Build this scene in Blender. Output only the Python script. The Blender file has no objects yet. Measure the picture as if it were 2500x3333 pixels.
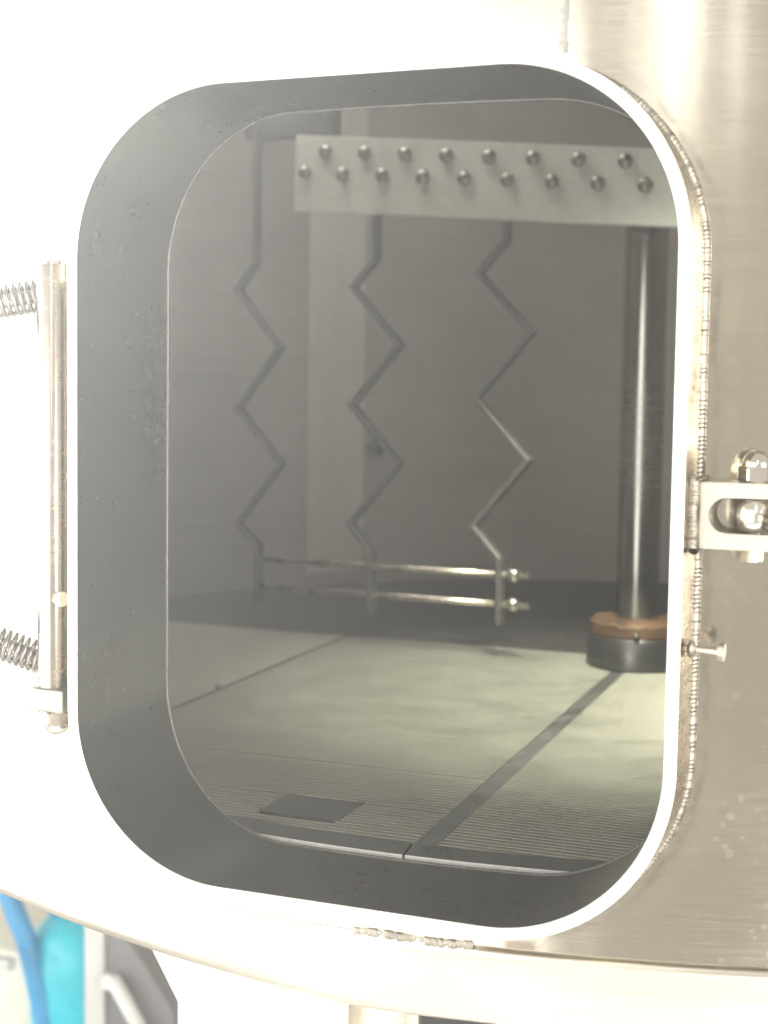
import bpy, bmesh, math, random
import numpy as np
from mathutils import Vector, Matrix
random.seed(7); rng = np.random.default_rng(7)
SC = bpy.context.scene
COL = SC.collection

# ------------------------------------------------------------------ camera
cam = bpy.data.cameras.new('camera'); camo = bpy.data.objects.new('camera', cam); COL.objects.link(camo)
FW = Vector((-0.37043366, 0.92564757, -0.07717172)); RT = Vector((0.92790779, 0.37253383, 0.01434143)); UP = Vector((-0.04202418, 0.06629569, 0.99691467))
m = Matrix(((RT.x, UP.x, -FW.x), (RT.y, UP.y, -FW.y), (RT.z, UP.z, -FW.z))).to_4x4()
m.translation = Vector((0.374199, -0.878619, 0.325741)); camo.matrix_world = m
cam.sensor_fit = 'VERTICAL'; cam.sensor_height = 36.0; cam.lens = 36.0*5000/3333
cam.clip_start = 0.05; cam.clip_end = 200
cam.dof.use_dof = True; cam.dof.focus_distance = 1.05; cam.dof.aperture_fstop = 7.8
SC.camera = camo

# ------------------------------------------------------------------ world, lamps, exposure
W = bpy.data.worlds.new('World'); SC.world = W; W.use_nodes = True
W.node_tree.nodes['Background'].inputs[0].default_value = (1.0, 0.925, 0.785, 1)
W.node_tree.nodes['Background'].inputs[1].default_value = 0.68
def area(name, loc, aim, sx, sy, radiance, col, spread=180):
    l = bpy.data.lights.new(name, 'AREA'); l.shape = 'RECTANGLE'; l.size = sx; l.size_y = sy
    l.energy = radiance*math.pi*sx*sy; l.color = col; l.spread = math.radians(spread)
    o = bpy.data.objects.new(name, l); COL.objects.link(o); o.location = loc
    o.rotation_euler = (Vector(aim)-Vector(loc)).to_track_quat('-Z', 'Y').to_euler()
    return o
area('window_and_veil_lamp', (-4.2, -1.6, -0.10), (0, 0.1, 0.0), 5.0, 3.8, 3.1, (1.0, 0.99, 0.97))
area('window_and_veil_lamp', (-1.83, -4.6, -0.10), (-0.6, 0, 0.0), 4.8, 3.9, 2.8, (1.0, 0.985, 0.955))
area('window_and_veil_lamp', (-4.5, 1.6, 2.6), (0.05, -0.60, 0.45), 1.6, 1.6, 30.0, (1.0, 0.99, 0.96), 26)  # unseen lamp added to light the haze into a milky veil
area('tube_lamp', (1.27, -4.0, 2.25), (0.2, 0, 0.6), 0.27, 2.1, 8.0, (1.0, 0.98, 0.93))
area('fill_lamp', (3.4, -1.9, 0.45), (-0.1, 0.2, 0.3), 1.8, 1.6, 3.0, (1.0, 0.95, 0.86), 60)  # unseen fill lamp, added to brighten the neck's left wall
sp = bpy.data.lights.new('vessel_and_fill_lamp', 'SPOT'); sp.energy = 120; sp.color = (1.0, 0.97, 0.76); sp.spot_size = math.radians(50); sp.spot_blend = 0.9; sp.shadow_soft_size = 0.05
spo = bpy.data.objects.new('vessel_and_fill_lamp', sp); COL.objects.link(spo); spo.location = (0.12, 0.36, 1.10)
spo.rotation_euler = (Vector((0.02, 0.72, 0))-spo.location).to_track_quat('-Z', 'Y').to_euler()
area('vessel_and_fill_lamp', (-0.48, 0.85, 1.13), (-0.48, 0.90, 0), 0.45, 0.45, 5.5, (1.0, 0.96, 0.88))  # soft fill added under the ceiling to brighten the inside
SC.cycles.use_adaptive_sampling = True; SC.cycles.adaptive_threshold = 0.025
SC.cycles.max_bounces = 6; SC.cycles.glossy_bounces = 4; SC.cycles.diffuse_bounces = 3
SC.view_settings.view_transform = 'Standard'; SC.view_settings.look = 'None'; SC.view_settings.gamma = 1.0
SC.view_settings.use_curve_mapping = False; SC.view_settings.exposure = 0.1

# ------------------------------------------------------------------ materials
def nt(name):
    mt = bpy.data.materials.new(name); mt.use_nodes = True
    return mt, mt.node_tree, mt.node_tree.nodes['Principled BSDF']
def N(t, typ, **kw):
    n = t.nodes.new(typ)
    for k, v in kw.items(): setattr(n, k, v)
    return n
def mapped(t, scale, src='Object'):
    tc = N(t, 'ShaderNodeTexCoord'); mp = N(t, 'ShaderNodeMapping'); mp.inputs['Scale'].default_value = scale
    t.links.new(tc.outputs[src], mp.inputs['Vector']); return mp.outputs['Vector']
def noise(t, vec, scale, detail=3, rough=0.5):
    n = N(t, 'ShaderNodeTexNoise'); n.inputs['Scale'].default_value = scale; n.inputs['Detail'].default_value = detail; n.inputs['Roughness'].default_value = rough
    t.links.new(vec, n.inputs['Vector']); return n.outputs['Fac']
def rng_map(t, v, a, b, c, d):
    n = N(t, 'ShaderNodeMapRange'); n.inputs[1].default_value = a; n.inputs[2].default_value = b; n.inputs[3].default_value = c; n.inputs[4].default_value = d
    t.links.new(v, n.inputs[0]); return n.outputs[0]
def math_(t, op, a, b=None):
    n = N(t, 'ShaderNodeMath', operation=op)
    for i, v in enumerate((a, b)):
        if v is None: continue
        if isinstance(v, (int, float)): n.inputs[i].default_value = v
        else: t.links.new(v, n.inputs[i])
    return n.outputs[0]
def mixc(t, fac, a, b):
    n = N(t, 'ShaderNodeMix', data_type='RGBA')
    if isinstance(fac, (int, float)): n.inputs[0].default_value = fac
    else: t.links.new(fac, n.inputs[0])
    for i, v in ((6, a), (7, b)):
        if isinstance(v, tuple): n.inputs[i].default_value = (*v, 1)
        else: t.links.new(v, n.inputs[i])
    return n.outputs[2]
def steel(name, base, rough, metal=1.0, brush=(6, 6, 400), brush_amt=0.10, cloud=8.0, cloud_amt=0.18, bump=0.02, rvar=0.08, specks=0.0, spots=False, tint=None, wave=0.0):
    mt, t, b = nt(name)
    vec = mapped(t, (1, 1, 1)); bv = mapped(t, brush)
    br = noise(t, bv, 1.0, 4, 0.6); cl = noise(t, vec, cloud, 5, 0.6)
    dark = tuple(c*(1-cloud_amt) for c in base); lite = tuple(min(1, c*(1+cloud_amt*0.6)) for c in base)
    c = mixc(t, rng_map(t, cl, 0.3, 0.7, 0, 1), dark, lite)
    f = rng_map(t, br, 0.3, 0.7, 1-brush_amt, 1+brush_amt)
    hsv = N(t, 'ShaderNodeHueSaturation'); t.links.new(c, hsv.inputs['Color']); t.links.new(f, hsv.inputs['Value']); c = hsv.outputs[0]
    r = math_(t, 'ADD', rng_map(t, cl, 0.3, 0.7, rough-rvar, rough+rvar), rng_map(t, br, 0.3, 0.7, -0.04, 0.04))
    if tint:
        at = N(t, 'ShaderNodeAttribute', attribute_name='weld_dist')
        nz = noise(t, vec, 90.0, 3, 0.6); nz2 = noise(t, vec, 14.0, 3, 0.6)
        d = math_(t, 'ADD', at.outputs['Fac'], rng_map(t, nz2, 0.3, 0.7, -0.0032, 0.0032))
        for lo, hi, colr, amt in tint:
            mid = 0.5*(lo+hi); half = 0.5*(hi-lo)
            dd = math_(t, 'ABSOLUTE', math_(t, 'SUBTRACT', d, mid))
            k = rng_map(t, dd, half*0.2, half*1.3, amt, 0.0)
            k = math_(t, 'MULTIPLY', math_(t, 'MULTIPLY', k, rng_map(t, nz, 0.38, 0.62, 0.25, 1.0)), rng_map(t, nz2, 0.38, 0.6, 0.15, 1.0))
            c = mixc(t, k, c, colr)
    if spots:
        vo = N(t, 'ShaderNodeTexVoronoi', feature='F1', voronoi_dimensions='3D'); vo.inputs['Scale'].default_value = 150; t.links.new(vec, vo.inputs['Vector'])
        wv = noise(t, vec, 240.0, 2)
        rad = math_(t, 'MULTIPLY', rng_map(t, vo.outputs['Color'], 0.35, 0.95, 0.0, 0.55), 1.0)
        dd = math_(t, 'ADD', vo.outputs['Distance'], rng_map(t, wv, 0.3, 0.7, -0.10, 0.10))
        sp_ = rng_map(t, math_(t, 'SUBTRACT', rad, dd), -0.02, 0.05, 0, 1)
        sx = N(t, 'ShaderNodeSeparateXYZ'); t.links.new(vec, sx.inputs[0])
        reg = math_(t, 'MULTIPLY', rng_map(t, sx.outputs[0], 0.185, 0.235, 0, 1), rng_map(t, sx.outputs[2], 0.30, 0.08, 0, 1))
        reg = math_(t, 'MULTIPLY', reg, rng_map(t, noise(t, vec, 22.0, 2), 0.42, 0.56, 0, 1))
        k = math_(t, 'MULTIPLY', math_(t, 'MULTIPLY', sp_, reg), 0.16)
        c = mixc(t, k, c, (0.86, 0.82, 0.76))
        r = math_(t, 'ADD', r, math_(t, 'MULTIPLY', k, 0.3))
        # a brownish burn beside the band weld
        g = N(t, 'ShaderNodeVectorMath', operation='DISTANCE'); t.links.new(mapped(t, (1, 1, 3.2)), g.inputs[0]); g.inputs[1].default_value = (0.108, 0.026, -0.0185*3.2)
        k2 = math_(t, 'MULTIPLY', rng_map(t, math_(t, 'ADD', g.outputs['Value'], rng_map(t, nz if tint else wv, 0.3, 0.7, -0.006, 0.006)), 0.006, 0.02, 0.75, 0), 1.0)
        c = mixc(t, k2, c, (0.16, 0.12, 0.09))
    if specks:
        vo = N(t, 'ShaderNodeTexVoronoi', feature='F1'); vo.inputs['Scale'].default_value = 70; t.links.new(vec, vo.inputs['Vector'])
        sz = rng_map(t, vo.outputs['Color'], 0.955, 1.0, -0.05, 0.12)
        k = math_(t, 'MULTIPLY', rng_map(t, math_(t, 'SUBTRACT', sz, vo.outputs['Distance']), 0.0, 0.02, 0, 1), specks)
        c = mixc(t, k, c, (0.9, 0.88, 0.84))
        b_m = math_(t, 'SUBTRACT', metal, k); t.links.new(b_m, b.inputs['Metallic'])
    else: b.inputs['Metallic'].default_value = metal
    t.links.new(c, b.inputs['Base Color']); t.links.new(r, b.inputs['Roughness'])
    bp = N(t, 'ShaderNodeBump'); bp.inputs['Strength'].default_value = bump; bp.inputs['Distance'].default_value = 0.002
    t.links.new(br, bp.inputs['Height']); last = bp
    if wave:
        b2 = N(t, 'ShaderNodeBump'); b2.inputs['Strength'].default_value = wave; b2.inputs['Distance'].default_value = 0.01
        t.links.new(noise(t, mapped(t, (1, 1, 0.10)), 13.0, 2), b2.inputs['Height']); t.links.new(last.outputs[0], b2.inputs['Normal']); last = b2
    t.links.new(last.outputs[0], b.inputs['Normal'])
    return mt
def plain(name, col, rough=0.5, metal=0.0, var=0.15, scale=30):
    mt, t, b = nt(name); vec = mapped(t, (1, 1, 1)); n = noise(t, vec, scale, 4)
    c = mixc(t, rng_map(t, n, 0.3, 0.7, 0, 1), tuple(x*(1-var) for x in col), tuple(min(1, x*(1+var)) for x in col))
    t.links.new(c, b.inputs['Base Color']); b.inputs['Metallic'].default_value = metal
    t.links.new(rng_map(t, n, 0.3, 0.7, rough-0.06, rough+0.06), b.inputs['Roughness'])
    return mt
TINT_SHELL = [(0.0, 0.005, (0.50, 0.42, 0.30), 0.45), (0.0045, 0.0105, (0.30, 0.255, 0.19), 0.55), (0.012, 0.024, (0.66, 0.57, 0.42), 0.35)]
TINT_NECK = [(0.0, 0.0075, (0.20, 0.165, 0.12), 0.7), (0.011, 0.020, (0.34, 0.28, 0.20), 0.3)]
M = {}
M['shell'] = steel('brushed_shell_steel', (0.53, 0.497, 0.43), 0.17, brush=(30, 30, 1600), brush_amt=0.025, cloud=5, cloud_amt=0.07, bump=0.006, rvar=0.03, spots=True, tint=TINT_SHELL, wave=0.2)
M['band'] = steel('brushed_band_steel', (0.64, 0.60, 0.53), 0.34, brush=(6, 6, 300), brush_amt=0.06, cloud=9, cloud_amt=0.12, bump=0.05)
M['neck_out'] = steel('neck_side_steel', (0.40, 0.35, 0.27), 0.26, brush=(20, 20, 260), brush_amt=0.06, cloud=20, cloud_amt=0.14, bump=0.04, tint=TINT_NECK)
M['neck_in'] = steel('dull_neck_steel', (0.21, 0.209, 0.206), 0.31, metal=0.88, brush=(70, 70, 70), brush_amt=0.02, cloud=7, cloud_amt=0.08, bump=0.0, rvar=0.04)
M['rim'] = steel('ground_rim_steel', (0.93, 0.92, 0.90), 0.50, metal=0.45, brush=(120, 20, 120), brush_amt=0.05, cloud=40, cloud_amt=0.06, bump=0.10)
M['wall'] = steel('inner_wall_steel', (0.53, 0.50, 0.455), 0.42, metal=0.40, brush=(5, 5, 160), brush_amt=0.05, cloud=2.5, cloud_amt=0.15, bump=0.02, wave=0.05)
M['weld'] = steel('weld_steel', (0.40, 0.372, 0.325), 0.50, brush=(200, 200, 200), brush_amt=0.15, cloud=60, cloud_amt=0.25)
M['rope'] = steel('root_weld_steel', (0.17, 0.17, 0.155), 0.5, metal=0.7, brush=(200, 200, 200), brush_amt=0.15, cloud=60, cloud_amt=0.2)
M['polish'] = steel('polished_steel', (0.78, 0.75, 0.70), 0.12, brush=(40, 40, 40), brush_amt=0.03, cloud=30, cloud_amt=0.08, rvar=0.04)
M['satin'] = steel('satin_steel', (0.70, 0.65, 0.57), 0.28, brush=(60, 60, 200), brush_amt=0.02, cloud=30, cloud_amt=0.07, rvar=0.06)
M['lug'] = steel('pickled_lug_steel', (0.50, 0.48, 0.42), 0.40, metal=0.85, brush=(60, 60, 60), brush_amt=0.05, cloud=60, cloud_amt=0.16)
M['wire'] = steel('screen_wire_steel', (0.45, 0.455, 0.39), 0.38, metal=0.55, brush=(60, 60, 60), brush_amt=0.03, cloud=14, cloud_amt=0.04, bump=0.0)
M['strip'] = steel('border_strip_steel', (0.16, 0.16, 0.155), 0.45, metal=0.60, brush=(80, 80, 80), brush_amt=0.05, cloud=30, cloud_amt=0.12)
M['bar'] = steel('dark_bar_steel', (0.24, 0.24, 0.235), 0.50, metal=0.8, brush=(120, 12, 120), brush_amt=0.1, cloud=30, cloud_amt=0.15)
M['rake'] = steel('rake_steel', (0.22, 0.22, 0.215), 0.50, metal=0.6, brush=(80, 80, 80), brush_amt=0.05, cloud=20, cloud_amt=0.15)
M['bolt'] = steel('bolt_steel', (0.34, 0.33, 0.29), 0.34, metal=0.9, brush=(80, 80, 80), brush_amt=0.04, cloud=30, cloud_amt=0.1)
M['seam'] = steel('dull_seam_steel', (0.42, 0.41, 0.37), 0.34, brush=(80, 80, 80), brush_amt=0.1, cloud=60, cloud_amt=0.2)
M['light_band'] = steel('light_band_steel', (0.72, 0.67, 0.60), 0.5, metal=0.25, brush=(30, 30, 8), brush_amt=0.05, cloud=6, cloud_amt=0.1)
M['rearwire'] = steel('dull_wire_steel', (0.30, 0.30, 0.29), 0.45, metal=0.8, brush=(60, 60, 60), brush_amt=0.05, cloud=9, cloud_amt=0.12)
M['spring'] = steel('spring_steel', (0.30, 0.285, 0.26), 0.3, brush=(80, 80, 80), brush_amt=0.04, cloud=30, cloud_amt=0.1)
M['pin'] = steel('hinge_pin_steel', (0.40, 0.36, 0.30), 0.26, brush=(60, 60, 200), brush_amt=0.02, cloud=30, cloud_amt=0.05)
M['housing'] = steel('dull_housing_steel', (0.20, 0.20, 0.195), 0.34, metal=0.9, brush=(6, 6, 200), brush_amt=0.04, cloud=20, cloud_amt=0.1)
M['plate'] = steel('pale_plate_steel', (0.80, 0.80, 0.74), 0.55, metal=0.20, brush=(80, 80, 80), brush_amt=0.04, cloud=12, cloud_amt=0.10)
M['shaft'] = steel('turned_shaft_steel', (0.46, 0.445, 0.415), 0.22, brush=(5, 5, 300), brush_amt=0.02, cloud=8, cloud_amt=0.1)
M['brown'] = plain('brown_ring', (0.15, 0.088, 0.045), 0.6, 0.3, 0.35, 40)
M['dark'] = plain('dark_shade', (0.03, 0.03, 0.03), 0.7)  # near-black stands for shade under the wires and below the band
M['ink'] = plain('scribed_mark', (0.07, 0.07, 0.06), 0.6)
M['floor'] = plain('pale_concrete', (0.76, 0.75, 0.73), 0.6, 0, 0.08, 6)
M['blue'] = plain('blue_paint', (0.01, 0.28, 0.58), 0.35, 0, 0.15, 8)
M['cyan'] = plain('cyan_plastic', (0.005, 0.52, 0.66), 0.28, 0, 0.12, 6)
M['grey'] = plain('grey_paint', (0.62, 0.62, 0.61), 0.5, 0, 0.06, 8)
M['slate'] = plain('dark_grey_paint', (0.20, 0.20, 0.21), 0.45, 0, 0.12, 12)
M['cream'] = plain('cream_board', (0.78, 0.76, 0.66), 0.6, 0, 0.08, 8)
M['white'] = plain('white_paint', (0.80, 0.80, 0.79), 0.4, 0, 0.03, 8)

# ------------------------------------------------------------------ helpers
def tag(o, label=None, cat=None, group=None, kind=None):
    for k, v in (('label', label), ('category', cat), ('group', group), ('kind', kind)):
        if v: o[k] = v
    return o
def thing(name, label, cat, loc=(0, 0, 0), group=None):
    o = bpy.data.objects.new(name, None); COL.objects.link(o); o.location = loc; o.empty_display_size = 0.05
    return tag(o, label, cat, group)
def link(name, me, mat, parent=None):
    o = bpy.data.objects.new(name, me); COL.objects.link(o)
    if mat is not None and not me.materials: me.materials.append(M[mat])
    if parent is not None:
        o.parent = parent; bpy.context.view_layer.update(); o.matrix_parent_inverse = parent.matrix_world.inverted()
    return o
def mesh(name, V, F, mat, parent=None, smooth=False, normals=None, attr=None):
    if normals is not None:      # wind every face towards its wanted normal
        VA = np.asarray(V, float); NA = np.asarray(normals, float)
        F = [f if np.dot(np.cross(VA[f[1]]-VA[f[0]], VA[f[2]]-VA[f[0]])+np.cross(VA[f[2]]-VA[f[0]], VA[f[-1]]-VA[f[0]]), NA[f[0]]) > 0 else tuple(f)[::-1] for f in F]
    me = bpy.data.meshes.new(name); me.from_pydata([tuple(map(float, v)) for v in V], [], F); me.validate(); me.update()
    if smooth:
        me.polygons.foreach_set('use_smooth', [True]*len(me.polygons))
        if normals is not None: me.normals_split_custom_set_from_vertices([tuple(map(float, n)) for n in normals])
    if attr is not None:
        a = me.attributes.new('weld_dist', 'FLOAT', 'POINT'); a.data.foreach_set('value', np.asarray(attr, np.float32))
    return link(name, me, mat, parent)
def bm_obj(name, bm, mat, parent=None, smooth_angle=None):
    me = bpy.data.meshes.new(name); bm.normal_update()
    if smooth_angle is not None:
        for f in bm.faces: f.smooth = True
        for e in bm.edges:
            if len(e.link_faces) == 2 and e.calc_face_angle(0) > smooth_angle: e.smooth = False
    bm.to_mesh(me); bm.free(); return link(name, me, mat, parent)
def grid_faces(nr, nc, closed=True):
    F = []
    for i in range(nr-1):
        for j in range(nc if closed else nc-1):
            k = (j+1) % nc; F.append((i*nc+j, i*nc+k, (i+1)*nc+k, (i+1)*nc+j))
    return F
def bm_box(bm, lo, hi, mat4=None, bev=0.0):
    v = [bm.verts.new((x, y, z)) for x in (lo[0], hi[0]) for y in (lo[1], hi[1]) for z in (lo[2], hi[2])]
    fs = [bm.faces.new([v[i] for i in q]) for q in ((0, 1, 3, 2), (4, 6, 7, 5), (0, 4, 5, 1), (2, 3, 7, 6), (0, 2, 6, 4), (1, 5, 7, 3))]
    if bev: bmesh.ops.bevel(bm, geom=list({e for f in fs for e in f.edges}), offset=bev, segments=2, affect='EDGES', profile=0.5)
    if mat4 is not None: bmesh.ops.transform(bm, matrix=mat4, verts=bm.verts[:])
def box(name, lo, hi, mat, parent=None, bev=0.001, mat4=None):
    bm = bmesh.new(); bm_box(bm, lo, hi, mat4, bev); return bm_obj(name, bm, mat, parent, 0.7)
def lathe(name, prof, mat, parent=None, seg=32, mat4=None, ang=0.6, close=True):
    bm = bmesh.new(); rings = []
    for r, z in prof:
        if r < 1e-6: rings.append([bm.verts.new((0, 0, z))])
        else: rings.append([bm.verts.new((r*math.cos(2*math.pi*k/seg), r*math.sin(2*math.pi*k/seg), z)) for k in range(seg)])
    for a, b in zip(rings, rings[1:]):
        for k in range(seg):
            q = (k+1) % seg
            if len(a) == 1: bm.faces.new((a[0], b[q], b[k])) if len(b) > 1 else None
            elif len(b) == 1: bm.faces.new((a[k], a[q], b[0]))
            else: bm.faces.new((a[k], a[q], b[q], b[k]))
    if close:
        if len(rings[0]) > 1: bm.faces.new(rings[0][::-1])
        if len(rings[-1]) > 1: bm.faces.new(rings[-1])
    bmesh.ops.recalc_face_normals(bm, faces=bm.faces[:])
    if mat4 is not None: bmesh.ops.transform(bm, matrix=mat4, verts=bm.verts[:])
    return bm_obj(name, bm, mat, parent, ang)
def hexprof(name, r, h, mat, parent, mat4, rot=0.0, cham=0.12):
    """hexagonal head: r = centre to corner, with chamfered corners at the top"""
    bm = bmesh.new(); seg = 48
    def hexr(a): 
        a = (a-rot) % (math.pi/3); return r*math.cos(math.pi/6)/math.cos(a-math.pi/6)
    rows = []
    ap = r*math.cos(math.pi/6)
    for z, cap in ((0, ap*1.03), (h*cham, 9), (h*(1-cham), 9), (h, ap*1.03)):
        rows.append([bm.verts.new((min(hexr(2*math.pi*k/seg), cap)*math.cos(2*math.pi*k/seg), min(hexr(2*math.pi*k/seg), cap)*math.sin(2*math.pi*k/seg), z)) for k in range(seg)])
    for a, b in zip(rows, rows[1:]):
        for k in range(seg): bm.faces.new((a[k], a[(k+1) % seg], b[(k+1) % seg], b[k]))
    bm.faces.new(rows[0][::-1]); bm.faces.new(rows[-1])
    bmesh.ops.transform(bm, matrix=mat4, verts=bm.verts[:])
    return bm_obj(name, bm, mat, parent, 0.30)
def T(x, y, z): return Matrix.Translation((x, y, z))
def frame_to(axis):  # rotation taking +Z to axis
    return Vector(axis).normalized().to_track_quat('Z', 'Y').to_matrix().to_4x4()
def tube(name, path, r, mat, parent=None, seg=12, cap=True):
    P = np.array(path, float); n = len(P); V = []; 
    up = np.array([0.0, 0.0, 1.0]); prev = None
    for i in range(n):
        t = P[min(i+1, n-1)]-P[max(i-1, 0)]; t /= np.linalg.norm(t)
        a = prev if prev is not None else (np.cross(t, up) if abs(t[2]) < 0.95 else np.cross(t, [1, 0, 0]))
        a = a-t*(a@t); a /= np.linalg.norm(a); prev = a; b = np.cross(t, a)
        rr = r[i] if hasattr(r, '__len__') else r
        for k in range(seg):
            ph = 2*math.pi*k/seg; V.append(P[i]+rr*(math.cos(ph)*a+math.sin(ph)*b))
    F = grid_faces(n, seg)
    if cap: F += [tuple(range(seg))[::-1], tuple(range((n-1)*seg, n*seg))]
    return mesh(name, V, F, mat, parent, smooth=True)

# ------------------------------------------------------------------ main dimensions (metres)
CX, CY = -0.027, 0.957          # vessel axis
RI, RO = 0.854, 0.9407          # inner wall, outer jacket
OW, OH, ORAD, PT = 0.40, 0.5197, 0.109, 0.0076   # manway opening and plate thickness
ZC = OH/2
def y_in(x, R=RI): return CY-math.sqrt(R*R-(x-CX)**2)
def y_out(x, R=RO): return CY-math.sqrt(R*R-(x-CX)**2)
def loop(off=0.0, n_arc=28, n_side=14, n_top=12):
    """rounded rectangle, counter-clockwise seen from the front (-y), starting mid right side; returns (x,z) and outward normals"""
    hw, hh, r = OW/2+off, OH/2+off, ORAD+off
    P, Nn = [], []
    corners = [(hw-r, hh-r, 0), (-(hw-r), hh-r, 90), (-(hw-r), -(hh-r), 180), (hw-r, -(hh-r), 270)]
    for ci, (cx, cz, a0) in enumerate(corners):
        for k in range(n_arc+1):
            a = math.radians(a0+90*k/n_arc); P.append((cx+r*math.cos(a), ZC+cz+r*math.sin(a))); Nn.append((math.cos(a), math.sin(a)))
        nx = corners[(ci+1) % 4]; a = math.radians(a0+90)
        e = (cx+r*math.cos(a), cz+r*math.sin(a)); s = (nx[0]+r*math.cos(a), nx[1]+r*math.sin(a))
        ns = n_top if ci in (0, 2) else n_side
        for k in range(1, ns):
            f = k/ns; P.append((e[0]+(s[0]-e[0])*f, ZC+e[1]+(s[1]-e[1])*f)); Nn.append((math.cos(a), math.sin(a)))
    return np.array(P), np.array(Nn)

# ------------------------------------------------------------------ the vessel
vessel = thing('brewing_vessel', 'stainless steel brewing vessel with an open rounded manway in its side', 'vessel', (CX, CY, -0.08))

def shell_with_hole(name, R, off, z0, z1, amax, mat, inward, with_attr):
    Lp, Ln = loop(off); n = len(Lp)
    ang = lambda x: math.asin((x-CX)/R)
    la = np.array([[ang(p[0]), p[1]] for p in Lp])
    # outer rectangle (angle, z) reached along the loop normals
    a0, a1 = -amax, amax
    rect = []
    for (p, q) in zip(la, Ln):
        d = np.array([q[0]/R, q[1]]); ts = []
        if d[0] > 1e-9: ts.append((a1-p[0])/d[0])
        if d[0] < -1e-9: ts.append((a0-p[0])/d[0])
        if d[1] > 1e-9: ts.append((z1-p[1])/d[1])
        if d[1] < -1e-9: ts.append((z0-p[1])/d[1])
        rect.append(p+d*min(ts))
    rect = np.array(rect)
    # snap the four nearest points to the corners
    for c in ((a0, z0), (a0, z1), (a1, z0), (a1, z1)):
        k = np.argmin(((rect-np.array(c))*np.array([R, 1]))**2 @ np.ones(2)); rect[k] = c
    dist = np.hypot((rect[:, 0]-la[:, 0])*R, rect[:, 1]-la[:, 1])
    V, NR, A = [], [], []
    steps = [0, .0015, .003, .0045, .006, .0075, .009, .0105, .012, .016, .022, .03]
    rows = [np.minimum(s/dist, 0.02+0.9*i/len(steps)) for i, s in enumerate(steps)]
    rows += [rows[-1]+(1-rows[-1])*f for f in (.1, .25, .45, .7, 1.0)]
    for tt in rows:
        for j in range(n):
            p = la[j]+(rect[j]-la[j])*tt[j]
            s, c = math.sin(p[0]), math.cos(p[0])
            V.append((CX+R*s, CY-R*c, p[1])); NR.append((s, -c, 0)); A.append(tt[j]*dist[j])
    F = grid_faces(len(rows), n)
    # the rest of the cylinder
    base = len(V); m_ = 120; zs = [z0, z0+(z1-z0)*.33, z0+(z1-z0)*.66, z1]
    for z in zs:
        for k in range(m_+1):
            a = amax+(2*math.pi-2*amax)*k/m_; s, c = math.sin(a), math.cos(a)
            V.append((CX+R*s, CY-R*c, z)); NR.append((s, -c, 0)); A.append(1.0)
    for i in range(len(zs)-1):
        for k in range(m_): F.append((base+i*(m_+1)+k, base+i*(m_+1)+k+1, base+(i+1)*(m_+1)+k+1, base+(i+1)*(m_+1)+k))
    if inward: F = [f[::-1] for f in F]; NR = [(-x, -y, -z) for x, y, z in NR]
    return mesh(name, V, F, mat, vessel, True, NR, A if with_attr else None)
ZTOP = 1.22
shell_with_hole('outer_shell', RO, PT, -0.0205, ZTOP, 0.62, 'shell', False, True)
shell_with_hole('inner_shell', RI, 0.0, -0.035, ZTOP-0.06, 0.62, 'wall', True, False)
def disc(name, R, z, mat, seg=96, up=True):
    V = [(CX+R*math.cos(2*math.pi*k/seg), CY+R*math.sin(2*math.pi*k/seg), z) for k in range(seg)]
    return mesh(name, V, [tuple(range(seg)) if up else tuple(range(seg))[::-1]], mat, vessel)
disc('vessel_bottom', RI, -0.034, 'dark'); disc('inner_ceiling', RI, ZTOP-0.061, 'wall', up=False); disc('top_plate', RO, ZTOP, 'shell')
# base band below the groove
prof = [(RO-0.0005, -0.0206), (RO-0.004, -0.0208), (RO-0.0042, -0.0226), (RO-0.0012, -0.0232), (RO, -0.0240), (RO+0.0006, -0.0255), (RO+0.0004, -0.028), (RO, -0.034), (RO, -0.066), (RO-0.0006, -0.070), (RO-0.003, -0.0725), (RO-0.008, -0.0735), (RO-0.30, -0.076), (0.0, -0.078)]
band = lathe('base_band', prof, 'band', vessel, seg=256, mat4=T(CX, CY, 0), ang=1.2, close=False)
for v in band.data.vertices:      # the lower edge rises a little towards the left
    if v.co.y < CY and v.co.x < 0.076 and -0.0242 < v.co.z < -0.0207:       # joint ground flush left of the bead
        k = (RO+0.0002)/math.hypot(v.co.x-CX, v.co.y-CY); v.co.x = CX+(v.co.x-CX)*k; v.co.y = CY+(v.co.y-CY)*k
    if v.co.z < -0.06 and v.co.y < CY and v.co.x < 0: v.co.z += 0.020*min(1.0, -v.co.x/0.30)

# neck: rim face, inside, outside
Li, Nn = loop(0); Lo, _ = loop(PT); nL = len(Li)
neck = thing('manway_neck', None, None); neck.parent = vessel; neck.matrix_parent_inverse = vessel.matrix_world.inverted()
# rim ring with tiny eased edges
e = 0.0007; V = []
Ra, _ = loop(e); Rb, _ = loop(PT-e)
for ring, y in ((Li, e), (Ra, 0.0), (Rb, 0.0), (Lo, e)):
    for p in ring: V.append((p[0], y, p[1]))
bm_me = mesh('rim_face', V, grid_faces(4, nL), 'rim', neck, False)
# inside surface
V, NR = [], []
for f in (0, .25, .5, .75, 1.0):
    for p, q in zip(Li, Nn):
        yb = y_in(p[0])+0.001; V.append((p[0], e+(yb-e)*f, p[1])); NR.append((-q[0], 0, -q[1]))
mesh('inner_liner', V, grid_faces(5, nL), 'neck_in', neck, True, NR)
V, NR, A = [], [], []
for f in (0, .3, .5, .6, .7, .8, .88, .94, 1.0):
    for p, q in zip(Lo, Nn):
        yb = y_out(p[0])+0.001; y = e+(yb-e)*f; V.append((p[0], y, p[1])); NR.append((q[0], 0, q[1])); A.append(yb-y)
mesh('outer_side', V, [t[::-1] for t in grid_faces(9, nL)], 'neck_out', neck, True, NR, A)

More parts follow.
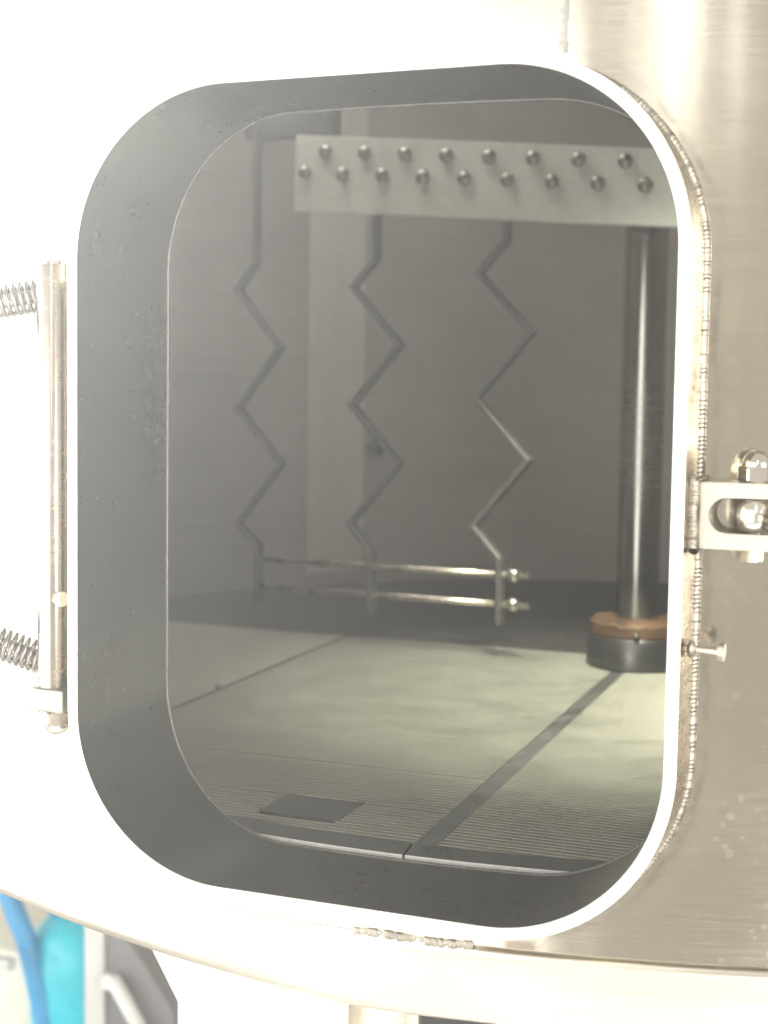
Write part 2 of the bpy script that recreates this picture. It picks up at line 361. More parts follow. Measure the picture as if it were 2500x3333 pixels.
# dense resampled loop with arclength
def resample(P3, Nv, step):
    d = np.r_[0, np.cumsum(np.linalg.norm(np.diff(np.vstack([P3, P3[:1]]), axis=0), axis=1))]
    n = max(8, int(d[-1]/step)); s = np.linspace(0, d[-1], n, endpoint=False)
    PP = np.vstack([P3, P3[:1]]); NN = np.vstack([Nv, Nv[:1]])
    Q = np.stack([np.interp(s, d, PP[:, i]) for i in range(3)], 1); R_ = np.stack([np.interp(s, d, NN[:, i]) for i in range(3)], 1)
    return Q, R_/np.linalg.norm(R_, axis=1, keepdims=True), s, d[-1]
def ripple_bead(name, P3, N3, r0, pitch, mat, parent, closed=True, nc=10, jitter=0.18, lift=0.0, depth=0.22):
    """weld bead of overlapping ripples along a path; N3 = direction the bead faces"""
    n = len(P3); d = np.r_[0, np.cumsum(np.linalg.norm(np.diff(P3, axis=0), axis=1))]; L = d[-1]
    pos = [0.0]
    while pos[-1] < L-pitch: pos.append(pos[-1]+pitch*(1+jitter*rng.normal()*0.5))
    V, F = [], []; row = 0
    wob = 0
    for s0 in pos:
        rr = r0*(1+jitter*0.5*rng.normal()*0.6); wob = 0.85*wob+0.15*rng.normal()
        for f, g in ((0.0, 1.0), (0.45, 0.97), (0.8, 1-depth*0.55), (0.98, 1-depth)):
            s = min(s0+f*pitch, L); p = np.array([np.interp(s, d, P3[:, i]) for i in range(3)])
            p2 = np.array([np.interp(min(s+1e-4, L), d, P3[:, i]) for i in range(3)]); p1 = np.array([np.interp(max(s-1e-4, 0), d, P3[:, i]) for i in range(3)])
            t = p2-p1; t /= np.linalg.norm(t); nn = np.array([np.interp(s, d, N3[:, i]) for i in range(3)]); nn -= t*(nn@t); nn /= np.linalg.norm(nn); bb = np.cross(t, nn)
            for k in range(nc):
                ph = -math.pi*0.62+1.24*math.pi*k/(nc-1)
                ge = 1-(1-g)*max(0.0, math.cos(ph)); V.append(p+nn*lift+bb*(wob*r0*0.10)+(math.cos(ph)*nn*0.75*rr*ge+math.sin(ph)*bb*1.1*r0)+t*(pitch*0.75*math.cos(ph)))
            row += 1
    F = grid_faces(row, nc, closed=False)
    return mesh(name, V, F, mat, parent, True)
P3 = np.array([(p[0], y_out(p[0]), p[1]) for p in Lo]); N3 = np.array([(q[0]*0.8+(p[0]-CX)/RO*0.3, -0.75, q[1]*0.8) for p, q in zip(Lo, Nn)])
k0 = int(np.argmin(P3[:, 2]+np.abs(P3[:, 0])*0.3)); P3 = np.roll(P3, -k0, 0); N3 = np.roll(N3, -k0, 0); P3 = np.vstack([P3, P3[:1]]); N3 = np.vstack([N3, N3[:1]])
ripple_bead('outer_weld', P3, N3, 0.0032, 0.0027, 'weld', neck, lift=0.0003, depth=0.08)
# root weld at the inside edge: a twisted two-strand look
P3 = np.array([(p[0], y_in(p[0])+0.0005, p[1]) for p in Li]); N3 = np.array([(-q[0], -0.5, -q[1]) for q in Nn])
Q, R_, s, L = resample(P3, N3, 0.0009); V = []; nq = len(Q); nc = 10
for i in range(nq):
    t = Q[(i+1) % nq]-Q[i-1]; t /= np.linalg.norm(t); a = R_[i]-t*(R_[i]@t); a /= np.linalg.norm(a); b = np.cross(t, a)
    for k in range(nc):
        ph = 2*math.pi*k/nc; tw = 2*math.pi*s[i]/0.0108
        r = 0.0012*(1+0.22*abs(math.cos(ph-tw))-0.10+0.06*math.sin(s[i]*37)+0.04*math.sin(s[i]*211))
        V.append(Q[i]+r*(math.cos(ph)*a+math.sin(ph)*b))
F = grid_faces(nq, nc)+[((nq-1)*nc+k, (nq-1)*nc+(k+1) % nc, (k+1) % nc, k) for k in range(nc)]
mesh('root_weld', V, F, 'rope', neck, True)

# vertical seam weld on the jacket, and the bead over the band joint
def shell_pt(x, z, R=RO): return (x, CY-math.sqrt(R*R-(x-CX)**2), z)
def seam(name, x, z0, z1, r, pitch, mat, **kw):
    P = np.array([shell_pt(x, z0+(z1-z0)*k/40) for k in range(41)]); nn = ((x-CX)/RO, -math.sqrt(1-((x-CX)/RO)**2), 0)
    return ripple_bead(name, P, np.array([nn]*41), r, pitch, mat, vessel, **kw)
V = []; ns_ = 260
for k in range(ns_+1):        # low, uneven, ground-down vertical seam
    z = 0.530+(ZTOP-0.530)*k/ns_
    for u, hgt in ((-1, -0.0003), (-0.75, 0.0004), (0, 0.0007), (0.75, 0.0004), (1, -0.0003)):
        x = 0.1225+u*0.0037*(1+0.10*math.sin(z*310)+0.08*math.sin(z*733+u))+0.0004*math.sin(z*60); q = Vector((x-CX, math.sqrt(RO*RO-(x-CX)**2)*-1, 0))
        q = q*((RO+hgt*(1+0.3*math.sin(z*900)))/RO); V.append((CX+q.x, CY+q.y, z))
mesh('seam_weld', V, grid_faces(ns_+1, 5, closed=False), 'seam', vessel, True)
xs = np.linspace(-0.006, 0.0765, 40); P = np.array([(x, y_out(x)+0.0006, -0.0216+0.0006*math.sin(x*90)) for x in xs]); nn = np.array([((x-CX)/RO, -0.95, -0.05) for x in xs])
ripple_bead('band_weld', P, nn, 0.0034, 0.0030, 'weld', vessel, jitter=0.7, depth=0.16, lift=-0.0008)

# clamp bracket: slotted block on the right of the neck
br = thing('clamp_bracket', None, None); br.parent = vessel; br.matrix_parent_inverse = vessel.matrix_world.inverted()
bx0, bx1, by0, by1, bz0, bz1 = 0.2125, 0.282, 0.0200, 0.0560, 0.2378, 0.2768
sz0, sz1, sx0 = 0.2472, 0.2680, 0.2182
bm = bmesh.new(); zc = (sz0+sz1)/2; sr = (sz1-sz0)/2
outer = [(bx0, bz0), (bx1, bz0), (bx1, sz0)]
inner = [(sx0+sr+sr*math.cos(a), zc+sr*math.sin(a)) for a in np.linspace(-math.pi/2, -3*math.pi/2, 17)]
poly = outer+inner+[(bx1, sz1), (bx1, bz1), (bx0, bz1)]
lo_ = [bm.verts.new((x, by0, z)) for x, z in poly]; hi_ = [bm.verts.new((x, by1, z)) for x, z in poly]
n = len(poly)
bm.faces.new(lo_); bm.faces.new(hi_[::-1])
for k in range(n): bm.faces.new((lo_[k], hi_[k], hi_[(k+1) % n], lo_[(k+1) % n]))
bmesh.ops.recalc_face_normals(bm, faces=bm.faces[:])
bmesh.ops.bevel(bm, geom=[e_ for e_ in bm.edges if abs(e_.verts[0].co.y-e_.verts[1].co.y) < 1e-6], offset=0.0006, segments=2, affect='EDGES')
bm_obj('slotted_block', bm, 'lug', br, 0.6)
PX, PY = 0.2425, 0.0370
lathe('pin', [(0.0055, bz0-0.001), (0.0055, bz1+0.001)], 'satin', br, 20, T(PX, PY, 0))
nut = hexprof('acorn_nut', 0.0112, 0.0092, 'polish', br, T(PX, PY, bz1+0.0002), rot=math.radians(10))
lathe('nut_dome', [(0.0089, bz1+0.0090)]+[(0.0089*math.cos(a), bz1+0.0102+0.0088*math.sin(a)) for a in np.linspace(0, math.pi/2-0.001, 9)]+[(0, bz1+0.0190)], 'polish', br, 28, T(PX, PY, 0), 1.0)
hexprof('bolt_head', 0.0078, 0.0075, 'lug', br, T(PX-0.002, PY, bz0-0.0077), rot=math.radians(24))
# fillet weld holding the block to the neck
P = np.array([(0.2098, 0.0165+0.0012*math.sin(z*260), z) for z in np.linspace(bz0-0.001, bz1+0.003, 24)]); ripple_bead('bracket_weld', P, np.array([(0.5, -0.85, 0)]*24), 0.0030, 0.0019, 'weld', br, jitter=0.4, depth=0.14)
P = np.array([(0.2110, y, bz1+0.0006) for y in np.linspace(0.012, 0.050, 20)]); ripple_bead('bracket_weld', P, np.array([(-0.3, 0, 1.0)]*20), 0.0028, 0.0019, 'weld', br, jitter=0.4, depth=0.14)
P = np.array([(0.2110, y, bz0-0.0006) for y in np.linspace(0.012, 0.050, 20)]); ripple_bead('bracket_weld', P, np.array([(-0.3, 0, -1.0)]*20), 0.0028, 0.0019, 'weld', br, jitter=0.4, depth=0.14)

# stop bolt on the neck, lower right
sb = thing('stop_bolt', None, None); sb.parent = vessel; sb.matrix_parent_inverse = vessel.matrix_world.inverted()
SM = T(OW/2+PT, 0.0180, 0.1790) @ frame_to((1, 0, -0.04))
lathe('stud', [(0.0023, -0.001), (0.0023, 0.0195)], 'satin', sb, 18, SM)
lathe('weld_collar', [(0.0028, 0.0012), (0.0048, 0.0020), (0.0058, 0.0036), (0.0046, 0.0048), (0.0030, 0.0066)], 'weld', sb, 18, SM, 1.2)
hexprof('head', 0.0058, 0.0038, 'lug', sb, SM @ T(0, 0, 0.0190), rot=0.3)

# swing bolt eye held in the slot
swing = thing('swing_bolt', 'polished swing bolt eye sitting in the slotted clamp bracket', 'bolt', (PX, PY, zc))
lathe('eye', [(0.0060, -0.0100), (0.0098, -0.0096), (0.0118, -0.0070), (0.0128, 0.0), (0.0118, 0.0070), (0.0098, 0.0096), (0.0060, 0.0100)], 'polish', swing, 40, T(PX, PY-0.002, zc), 1.2)
tube('shank', [(PX+0.004, PY-0.004, zc-0.001), (PX+0.012, PY-0.014, zc-0.002), (PX+0.055, PY-0.062, zc-0.006)], [0.0062, 0.0068, 0.0065], 'polish', swing, 20)

# ------------------------------------------------------------------ vessel legs and underside parts
def leg(x, y, label=None):
    g = thing('leg', None, None); g.parent = vessel; g.matrix_parent_inverse = vessel.matrix_world.inverted()
    lathe('post', [(0.055, -1.0), (0.055, -0.074)], 'satin', g, 40, T(x, y, 0))
    return g
l1 = leg(0.000, 0.115)
bm = bmesh.new()     # gusset plate beside the front leg, sloping down to the post
pts = [(-0.189, -0.062), (0.0, -0.070), (0.0, -1.0), (-0.158, -1.0), (-0.158, -0.113)]
a = [bm.verts.new((x, 0.066, z)) for x, z in pts]; b = [bm.verts.new((x, 0.076, z)) for x, z in pts]
bm.faces.new(a[::-1]); bm.faces.new(b)
for k in range(5): bm.faces.new((a[k], a[(k+1) % 5], b[(k+1) % 5], b[k]))
bmesh.ops.recalc_face_normals(bm, faces=bm.faces[:]); bm_obj('gusset', bm, 'rim', l1, 0.3)
for aa in (30, 110): leg(CX+0.85*math.cos(math.radians(aa)), CY+0.85*math.sin(math.radians(aa)))
lathe('drain_pipe', [(0.0205, -1.0), (0.0205, -0.060)], 'rim', vessel, 32, T(-0.0490, 0.0420, 0))
box('underside_shade', (0.03, 0.06, -0.30), (0.60, 0.40, -0.0745), 'dark', vessel, 0.002)  # dark box added in place of the shade below the band

# pale strip added on the far inner wall, painting a band of light
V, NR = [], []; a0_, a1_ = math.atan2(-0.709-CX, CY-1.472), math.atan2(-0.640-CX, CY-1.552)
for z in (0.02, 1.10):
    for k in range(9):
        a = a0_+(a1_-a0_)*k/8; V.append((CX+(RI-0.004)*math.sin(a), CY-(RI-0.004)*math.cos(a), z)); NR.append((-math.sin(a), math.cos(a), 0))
mesh('wall_light_band', V, grid_faces(2, 9, closed=False), 'light_band', vessel, True, NR)
# small temperature fitting on the far inner wall
lathe('sensor_fitting', [(0.016, 0), (0.016, 0.012), (0.010, 0.014), (0.010, 0.030)], 'bar', vessel, 20, T(-0.624, 1.568, 0.233) @ frame_to((0.597, -0.611, 0)))

# ------------------------------------------------------------------ screen floor: panels of wedge wire
ZF = 0.0; REDGE, RWIRE = 0.8455, 0.8150
def arc_x(y, R):  # half chord at height y
    d = R*R-(y-CY)**2; return math.sqrt(d) if d > 0 else 0
def bar_x(y): return -0.0085+(y-0.1432)*(-0.0344/0.7297)       # left edge of the dark divider bar
BW = 0.0168
def wires_x(name, parent, ylo, yhi, xl, xr, pitch=0.0076, holes=()):
    V, F = [], []; y = ylo
    while y < yhi:
        h = arc_x(y+pitch/2, RWIRE)
        x0, x1 = max(xl(y), CX-h), min(xr(y), CX+h)
        segs = [(x0, x1)]
        for (hx0, hx1, hy0, hy1) in holes:
            if hy0 < y+pitch/2 < hy1:
                segs = [(x0, hx0), (hx1, x1)]
        dz = rng.normal()*0.00001; w = pitch*(0.53+0.008*rng.normal()); tl = rng.normal()*0.000006
        if y < 0.5 and rng.random() < 0.015: dz -= 0.0003
        for a, b in segs:
            if b-a < 0.004: continue
            k = len(V)
            sec = [(w*0.40, ZF-0.0060), (0.0, ZF-0.00035+dz), (0.0003, ZF+dz-tl), (w-0.0003, ZF+dz+tl), (w, ZF-0.00035+dz), (w*0.60, ZF-0.0060)]
            nx_ = max(1, int((b-a)/0.010))
            for q_ in range(nx_+1):        # each wire dips a little between the support rods it is welded to
                xx = a+(b-a)*q_/nx_; sag = 0.00003*math.cos(2*math.pi*xx/0.034)
                for (yy, zz) in sec: V.append((xx, y+yy, zz+sag))
            F += [(k+6*q_+i, k+6*q_+6+i, k+6*q_+7+i, k+6*q_+1+i) for q_ in range(nx_) for i in range(5)]
        y += pitch
    F = [f[::-1] for f in F]
    return tag(mesh(name, V, F, 'wire', parent), kind='stuff')
def wires_y(name, parent, xlo, xhi, ylo, yhi, pitch=0.0035):
    V, F = [], []; x = xlo
    while x < xhi:
        d = RWIRE**2-(x-CX)**2
        if d > 0:
            h = math.sqrt(d); y0, y1 = max(ylo(x), CY-h), min(yhi(x), CY+h)
            if y1-y0 > 0.01:
                dz = rng.normal()*0.00012; w = pitch*0.66; k = len(V)
                sec = [(0, ZF-0.0024), (0.0002, ZF-0.0005+dz), (0.0006, ZF+dz), (w-0.0006, ZF+dz), (w-0.0002, ZF-0.0005+dz), (w, ZF-0.0024)]
                for yy in (y0, y1):
                    for (xx, zz) in sec: V.append((x+xx, yy, zz))
                F += [(k+i, k+6+i, k+7+i, k+1+i) for i in range(5)]
        x += pitch
    return tag(mesh(name, V, F, 'rearwire', parent), kind='stuff')
def border(name, parent, x0, x1, mat='strip', cut0=0.0, cut1=0.0):
    """curved flat border at the front of a panel, with a real edge"""
    n = 36; V = []
    for k in range(n+1):
        f = k/n
        for R, sk in ((REDGE, 1), (RWIRE+0.001, 0)):
            x = x0+(x1-x0)*f+sk*(cut0*(1-f)+cut1*f)
            y = CY-math.sqrt(R*R-(x-CX)**2)
            for z in (ZF+0.0018, ZF-0.0042): V.append((x, y, z))
    F = []
    for k in range(n):
        a = 4*k; b = a+4
        F += [(a, b, b+2, a+2), (a+1, a+3, b+3, b+1), (a, a+1, b+1, b), (a+2, b+2, b+3, a+3)]
    F += [(0, 2, 3, 1), (4*n, 4*n+1, 4*n+3, 4*n+2)]
    o = mesh(name, V, F, mat, parent); o.data.materials.append(M['rim'])
    for k in range(n): o.data.polygons[4*k+2].material_index = 1      # paler front edge
    return o
YB = 0.985      # front panels end under the rake arm
yb = lambda x: YB-(x+0.1)*0.14
mid = thing('screen_panel', 'slotted wire floor panel with a blank rectangular patch, left of the dark bar', 'floor panel', (-0.2, 0.5, 0), 'floor screens')
wires_x('wire_screen', mid, 0.1432, YB+0.02, lambda y: -0.402-(y-0.49)*0.056+0.003, lambda y: bar_x(y), holes=((-0.1495, -0.0838, 0.1768, 0.2312),))
border('border_strip', mid, -0.60, -0.0085, cut1=0.0040)
pv = [(-0.1486, 0.1767), (-0.0822, 0.1771), (-0.0842, 0.2319), (-0.1519, 0.2319)]
bm = bmesh.new(); a = [bm.verts.new((x, y, ZF+0.0006)) for x, y in pv]; b = [bm.verts.new((x, y, ZF-0.002)) for x, y in pv]
bm.faces.new(a); 
for k in range(4): bm.faces.new((a[k], b[k], b[(k+1) % 4], a[(k+1) % 4]))
bmesh.ops.recalc_face_normals(bm, faces=bm.faces[:]); bm_obj('blank_patch', bm, 'strip', mid)
P = np.array([(-0.1519+(0.0677)*k/20, 0.2322, ZF+0.0004) for k in range(21)]); ripple_bead('patch_weld', P, np.array([(0, 0, 1.0)]*21), 0.0010, 0.0030, 'weld', mid, jitter=0.6)
P = np.array([(-0.1489-0.003*k/20, 0.1775+0.054*k/20, ZF+0.0003) for k in range(21)]); ripple_bead('patch_weld', P, np.array([(0, 0, 1.0)]*21), 0.0009, 0.0035, 'weld', mid, jitter=0.6)

rgt = thing('screen_panel', 'slotted wire floor panel with FR on its front border, right of the dark bar', 'floor panel', (0.2, 0.5, 0), 'floor screens')
wires_x('wire_screen', rgt, 0.1432, YB+0.02, lambda y: bar_x(y)+BW, lambda y: 0.47)
border('border_strip', rgt, -0.0068, 0.56, cut0=0.0040)
V = []
for y in np.linspace(0.1425, 0.905, 12):
    x = bar_x(y); V += [(x+0.0005, y, ZF-0.003), (x+0.0007, y, ZF-0.0003), (x+BW-0.0007, y, ZF-0.0003), (x+BW-0.0005, y, ZF-0.003)]
mesh('divider_bar', V, [f[::-1] for f in grid_faces(12, 4, closed=False)], 'bar', rgt)
def strokes(name, L, parent, w=0.0007, z=ZF+0.0020):
    V, F = [], []
    for s in L:
        for (a, b) in zip(s, s[1:]):
            a = np.array(a); b = np.array(b); d = (b-a)/np.linalg.norm(b-a); n_ = np.array([-d[1], d[0]])*w
            a = a-d*w*0.6; b = b+d*w*0.6; k = len(V)
            for p in (a-n_, b-n_, b+n_, a+n_): V.append((p[0], p[1], z))
            F.append((k, k+1, k+2, k+3)); z += 0.00001
    return mesh(name, V, F, 'ink', parent)
strokes('letter_mark', [[(.0053, .1352), (.0093, .1362)], [(.0065, .1352), (.0087, .1236)], [(.0090, .1302), (.0135, .1313)]], rgt)
strokes('letter_mark', [[(.0158, .1359), (.0181, .1250)], [(.0158, .1359), (.0194, .1370), (.0216, .1348), (.0215, .1321), (.0179, .1305)], [(.0198, .1310), (.0263, .1268)]], rgt)

lft = thing('screen_panel', 'dim floor panel beyond the seam along the left wall', 'floor panel', (-0.6, 0.6, 0), 'floor screens')
wires_x('wire_screen', lft, 0.17, YB+0.02, lambda y: -0.90, lambda y: -0.402-(y-0.49)*0.056-0.003, pitch=0.0042)
lathe('lift_knob', [(0.004, -0.003), (0.004, 0.003), (0.0025, 0.005)], 'bar', lft, 12, T(-0.4115, 0.6035, ZF))
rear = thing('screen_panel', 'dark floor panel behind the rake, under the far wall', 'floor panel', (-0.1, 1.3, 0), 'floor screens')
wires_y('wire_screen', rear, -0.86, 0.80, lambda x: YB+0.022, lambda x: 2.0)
# curved border continuing along the wall
def ring_strip(name, parent, a0, a1, r0, r1, z, mat):
    V = []; n = 90
    for k in range(n+1):
        a = a0+(a1-a0)*k/n
        for r in (r0, r1): V.append((CX+r*math.sin(a), CY-r*math.cos(a), z))
    return mesh(name, V, grid_faces(n+1, 2, closed=False), mat, parent)
ring_strip('border_strip', rear, 0.80, 2*math.pi-0.80, RWIRE-0.002, REDGE, ZF-0.0002, 'strip')

# ------------------------------------------------------------------ shaft bearing and rake
bea = thing('shaft_bearing', 'round steel bearing housing with a brown ring at the foot of the shaft', 'bearing', (CX, CY, 0))
lathe('housing', [(0.058, 0.0005), (0.060, 0.002), (0.060, 0.036), (0.0585, 0.0385)], 'housing', bea, 48, T(CX, CY, 0))
ring = lathe('brown_ring', [(0.0555, 0.0386), (0.0575, 0.041), (0.0575, 0.053), (0.054, 0.0570), (0.030, 0.0575)], 'brown', bea, 48, T(CX, CY, 0), 0.5)
for v in ring.data.vertices:
    if v.co.z > 0.045: v.co.z += 0.0016*math.sin(v.co.x*310+v.co.y*170)+0.0010*math.sin(v.co.x*700-v.co.y*420)
lathe('grease_nipple', [(0.004, 0), (0.004, 0.005), (0.002, 0.008)], 'polish', bea, 12, T(CX+0.012, CY-0.0565, 0.0465) @ frame_to((0.2, -1, 0)))

rake = thing('rake', 'lauter rake with pale bolted arm and three zigzag knives hanging above the screen floor', 'rake', (CX, CY, 0.06))
lathe('shaft', [(0.0258, 0.056), (0.0258, 0.575)], 'shaft', rake, 48, T(CX, CY, 0))
AE = Vector((-0.9903, 0.1390, 0)).normalized(); AN = Vector((0.1390, 0.9903, 0))     # along the arm, across the arm
# bolted plate: slightly sloping, traced size 0.49 x 0.093, 10 mm thick
tl, tr, bl_, br_ = [Vector(v) for v in ((-0.4805, 0.9332, 0.6543), (0.0900, 0.8532, 0.5964), (-0.4817, 0.9334, 0.5579), (0.0900, 0.8532, 0.5105))]
bm = bmesh.new(); fr = [bm.verts.new(v) for v in (tl, tr, br_, bl_)]; bk = [bm.verts.new(v+AN*0.012) for v in (tl, tr, br_, bl_)]
bm.faces.new(fr); bm.faces.new(bk[::-1])
for k in range(4): bm.faces.new((fr[k], bk[k], bk[(k+1) % 4], fr[(k+1) % 4]))
bmesh.ops.recalc_face_normals(bm, faces=bm.faces[:]); bmesh.ops.bevel(bm, geom=bm.edges[:], offset=0.0015, segments=2, affect='EDGES')
plate = bm_obj('bolted_plate', bm, 'plate', rake, 0.6)
def dome_mesh():
    bm = bmesh.new(); seg = 14; rows = []
    for r, z in [(0.0088, 0.0), (0.0088, 0.0035)]+[(0.0088*math.cos(a), 0.0035+0.0075*math.sin(a)) for a in (0.4, 0.8, 1.2)]:
        rows.append([bm.verts.new((r*math.cos(2*math.pi*k/seg), r*math.sin(2*math.pi*k/seg), z)) for k in range(seg)])
    for a, b in zip(rows, rows[1:]):
        for k in range(seg): bm.faces.new((a[k], a[(k+1) % seg], b[(k+1) % seg], b[k]))
    bm.faces.new(rows[-1])
    for f in bm.faces: f.smooth = True
    me = bpy.data.meshes.new('bolt'); bm.to_mesh(me); bm.free(); me.materials.append(M['bolt']); return me
dm = dome_mesh(); Fm = frame_to(-AN)
bolts = [(-0.4915+0.0575*0, 0.6372)]*0
for k in range(-1, 9):
    x = -0.434+0.0570*k; z = 0.6312-0.0052*k-0.002
    if x > -0.475: bolts.append((x, z))
for k in range(-1, 9):
    x = -0.4084+0.0568*k; z = 0.6002-0.0051*k
    if x > -0.475: bolts.append((x, z))
pm = plate
for x, z in bolts:
    f = (x-(-0.4805))/(0.09+0.4805); y = 0.9332+(0.8532-0.9332)*f
    if x > 0.082: continue
    o = bpy.data.objects.new('bolt', dm); COL.objects.link(o); o.parent = plate; bpy.context.view_layer.update()
    o.matrix_parent_inverse = plate.matrix_world.inverted(); o.matrix_world = T(x, y, z) @ Fm
box('arm_end', (0, 0, 0), (0.135, 0.03, 0.040), 'rake', rake, 0.002, T(-0.591, 1.0087, 0.664) @ Matrix.Rotation(math.radians(-8), 4, 'Z'))
box('arm_beam', (0, 0, 0), (0.48, 0.022, 0.050), 'rake', rake, 0.002, T(-0.468, 0.9585, 0.580) @ Matrix.Rotation(math.radians(-8), 4, 'Z') @ Matrix.Rotation(math.radians(4.6), 4, 'Y'))
K3 = [(-0.190, 0.56), (-0.191, .512), (-0.228, .474), (-0.155, .401), (-0.227, .321), (-0.156, .247), (-0.228, .163), (-0.191, .124), (-0.190, .043)]
K2 = [(-0.372, 0.60), (-0.372, .496), (-0.405, .461), (-0.335, .387), (-0.404, .310), (-0.334, .237), (-0.405, .156), (-0.373, .121), (-0.372, .043)]
K1 = [(-0.555, 0.67), (-0.555, .496), (-0.583, .461), (-0.515, .384), (-0.582, .303), (-0.512, .231), (-0.581, .147), (-0.548, .119), (-0.547, .041)]
def kpt(x): return 0.9+(x+0.03)*(-0.08/0.57)
def knife(path):
    P = [Vector((x, kpt(x), z)) for x, z in path]; h = 0.0031; V = []; dep = 0.017
    for i, p in enumerate(P):
        def d2(a, b): d = Vector(((b-a).dot(AE), (b-a).z)); return d.normalized()
        d0 = d2(P[max(i-1, 0)], P[max(i, 1)]) if i else d2(P[0], P[1]); d1 = d2(P[i], P[i+1]) if i < len(P)-1 else d0
        n0 = Vector((-d0.y, d0.x)); n1 = Vector((-d1.y, d1.x)); nb = (n0+n1).normalized(); w = h/max(0.4, nb.dot(n0))
        for sx, sn in ((1, 0), (-1, 0), (-1, 1), (1, 1)):
            V.append(p+AE*(nb.x*w*sx)+Vector((0, 0, nb.y*w*sx))+AN*(dep*(sn-0.5)))
    n_ = len(P); F = grid_faces(n_, 4)+[(3, 2, 1, 0), tuple(range(4*n_-4, 4*n_))]
    o = mesh('knife', V, F, 'rake', rake); bv = bmesh.new(); bv.from_mesh(o.data); bmesh.ops.recalc_face_normals(bv, faces=bv.faces[:])
    bmesh.ops.bevel(bv, geom=[e_ for e_ in bv.edges], offset=0.0008, segments=1, affect='EDGES'); bv.to_mesh(o.data); bv.free(); return o
for kp in (K1, K2, K3): knife(kp)
def rod(x0, z0, x1, z1, r=0.0040):
    return tube('tie_rod', [(x0, kpt(x0), z0), (x1, kpt(x1), z1)], r, 'satin', rake, 12)
rod(-0.545, 0.100, -0.152, 0.106, 0.0036); rod(-0.545, 0.064, -0.152, 0.0685, 0.0040)
for z in (0.1055, 0.0690):
    lathe('ball_nut', [(0.004, -0.008)]+[(0.0092*math.cos(a), 0.0092*math.sin(a)) for a in np.linspace(-0.9, 0.9, 7)]+[(0.004, 0.008)], 'satin', rake, 16, T(-0.173, kpt(-0.173), z) @ frame_to(AE), 1.0)

# ------------------------------------------------------------------ door hinge, left of the neck
hg = thing('door_hinge', 'steel hinge pin with two coil springs left of the manway rim', 'hinge', (-0.232, 0.02, 0.09))
HX, HY = -0.2315, 0.0200
lathe('hinge_pin', [(0.0112, 0.1190), (0.0114, 0.122), (0.0114, 0.4080), (0.0108, 0.4095)], 'pin', hg, 32, T(HX, HY, 0))
lathe('pin_cap', [(0.0085, 0.4096), (0.0088, 0.4120), (0.0086, 0.4126)], 'pin', hg, 28, T(HX-0.003, HY, 0))
box('bracket', (HX-0.0205, HY-0.0135, 0.1025), (HX+0.016, HY+0.045, 0.1188), 'lug', hg, 0.0022)
hexprof('acorn_nut', 0.0128, 0.0095, 'pin', hg, T(HX+0.002, HY, 0.1022) @ Matrix.Rotation(math.pi, 4, 'X'), rot=0.35)
lathe('nut_dome', [(0.0098*math.cos(a), -0.0080*math.sin(a)) for a in np.linspace(0, math.pi/2-0.001, 8)]+[(0, -0.0080)], 'polish', hg, 24, T(HX+0.002, HY, 0.0928), 1.0)
hexprof('set_screw', 0.0060, 0.0055, 'satin', hg, T(HX+0.0085, HY-0.0060, 0.1815) @ frame_to((0.75, -0.65, 0)), rot=0.2)
def coil(p0, p1, R, r, turns):
    p0 = Vector(p0); p1 = Vector(p1); ax = (p1-p0).normalized(); q = ax.to_track_quat('Z', 'Y').to_matrix(); n = int(turns*22)
    return [p0+(p1-p0)*(k/n)+q @ Vector((R*math.cos(2*math.pi*turns*k/n), R*math.sin(2*math.pi*turns*k/n), 0)) for k in range(n+1)]
for p0, p1 in (((-0.2460, 0.0300, 0.3900), (-0.2960, 0.0100, 0.3810)), ((-0.2460, 0.0300, 0.1345), (-0.2920, 0.0100, 0.1530))):
    ax = (Vector(p1)-Vector(p0)).normalized()
    st = tube('spring_stud', [p0, Vector(p1)+ax*0.012], 0.0050, 'satin', hg, 14)
    tube('spring', coil(p0, p1, 0.0100, 0.0012, 11.5), 0.0016, 'spring', st, 8)
    lathe('spring_seat', [(0.0125, 0), (0.0125, 0.0035), (0.006, 0.0040)], 'pin', st, 28, T(*p1) @ frame_to(ax))

# ------------------------------------------------------------------ ground and what stands under the vessel
V = [(-1.95, -1.95, -1.0), (1.95, -1.95, -1.0), (1.95, 2.6, -1.0), (-1.95, 2.6, -1.0)]
tag(mesh('floor', V, [(0, 1, 2, 3)], 'floor'), kind='structure')
hose = tag(tube('blue_hose', [(-1.375, 1.5, -0.50), (-1.345, 1.5, -0.60), (-1.318, 1.5, -0.66), (-1.293, 1.5, -0.71), (-1.272, 1.5, -0.78), (-1.250, 1.5, -0.87), (-1.235, 1.5, -1.0)], 0.020, 'blue', None, 16), 'blue hose curving down at the lower left corner behind the vessel', 'hose')
dr = thing('drum', 'bright cyan round-shouldered drum standing beside the grey post', 'drum', (-1.22, 1.60, -1.0))
lathe('body', [(0.108, -1.0), (0.110, -0.99), (0.110, -0.76), (0.100, -0.715), (0.075, -0.685), (0.035, -0.672), (0.0, -0.670)], 'cyan', dr, 40, T(-1.220, 1.60, 0), 1.0)
lathe('cap', [(0.022, -0.672), (0.022, -0.655), (0.0, -0.654)], 'blue', dr, 20, T(-1.265, 1.57, -0.008), 0.6)
tag(box('post', (-1.159, 1.49, -1.0), (-1.117, 1.53, -0.45), 'grey', None, 0.004), 'pale grey square post between the cyan drum and dark cabinet', 'post')
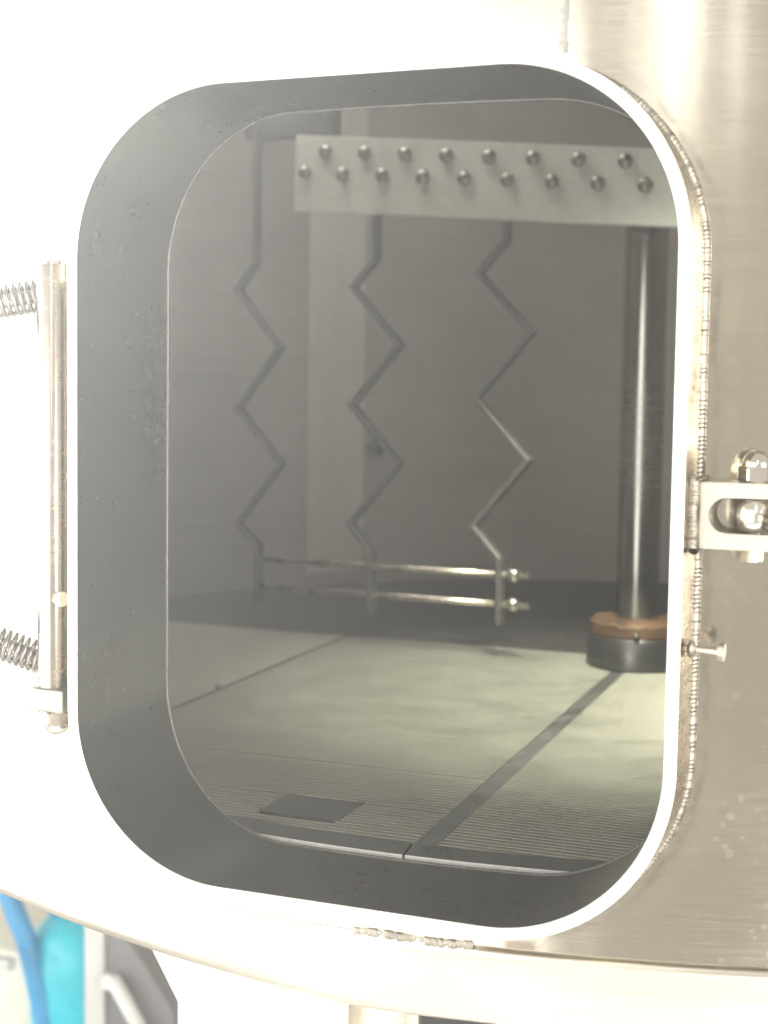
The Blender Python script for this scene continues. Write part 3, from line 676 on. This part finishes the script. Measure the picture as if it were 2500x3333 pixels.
cb = thing('cabinet', 'dark grey slope-sided cabinet with a white strut under the vessel', 'cabinet', (-1.05, 1.52, -1.0))
bm = bmesh.new(); pts = [(-1.114, -0.66), (-1.062, -0.690), (-0.975, -0.800), (-0.975, -1.0), (-1.114, -1.0)]
a = [bm.verts.new((x, 1.50, z)) for x, z in pts]; b = [bm.verts.new((x, 1.75, z)) for x, z in pts]
bm.faces.new(a); bm.faces.new(b[::-1])
for k in range(5): bm.faces.new((a[k], a[(k+1) % 5], b[(k+1) % 5], b[k]))
bmesh.ops.recalc_face_normals(bm, faces=bm.faces[:]); bm_obj('casing', bm, 'slate', cb, 0.4)
tube('strut', [(-1.088, 1.475, -0.745), (-1.010, 1.475, -0.86)], 0.014, 'white', cb, 16)
lathe('knob', [(0.014, 0), (0.016, 0.006), (0.014, 0.022), (0, 0.024)], 'white', cb, 20, T(-1.10, 1.498, -0.757) @ frame_to((0, -1, 0)), 0.8)
tag(box('rail', (-1.60, 1.40, -0.737), (-1.262, 1.425, -0.716), 'grey', None, 0.003), 'short grey rail running behind the blue hose', 'rail')
tag(box('crate', (-1.55, 1.56, -1.0), (-1.285, 1.80, -0.765), 'cream', None, 0.006), 'cream coloured box low down at the left behind the hose', 'box')

# ------------------------------------------------------------------ added haze volume standing in for lens glare
mt = bpy.data.materials.new('glare_veil'); mt.use_nodes = True; t = mt.node_tree; t.nodes.remove(t.nodes['Principled BSDF'])
pv_ = t.nodes.new('ShaderNodeVolumePrincipled'); pv_.inputs['Color'].default_value = (0.96, 0.96, 0.95, 1); pv_.inputs['Density'].default_value = 0.065; pv_.inputs['Anisotropy'].default_value = 0.87
t.links.new(pv_.outputs[0], t.nodes['Material Output'].inputs['Volume'])
bm = bmesh.new(); bm_box(bm, (-3.0, -3.0, -2.0), (3.0, 3.0, 1.4)); me = bpy.data.meshes.new('glare_haze'); bm.to_mesh(me); bm.free(); me.materials.append(mt)
hz = bpy.data.objects.new('glare_haze', me); COL.objects.link(hz); hz['kind'] = 'stuff'
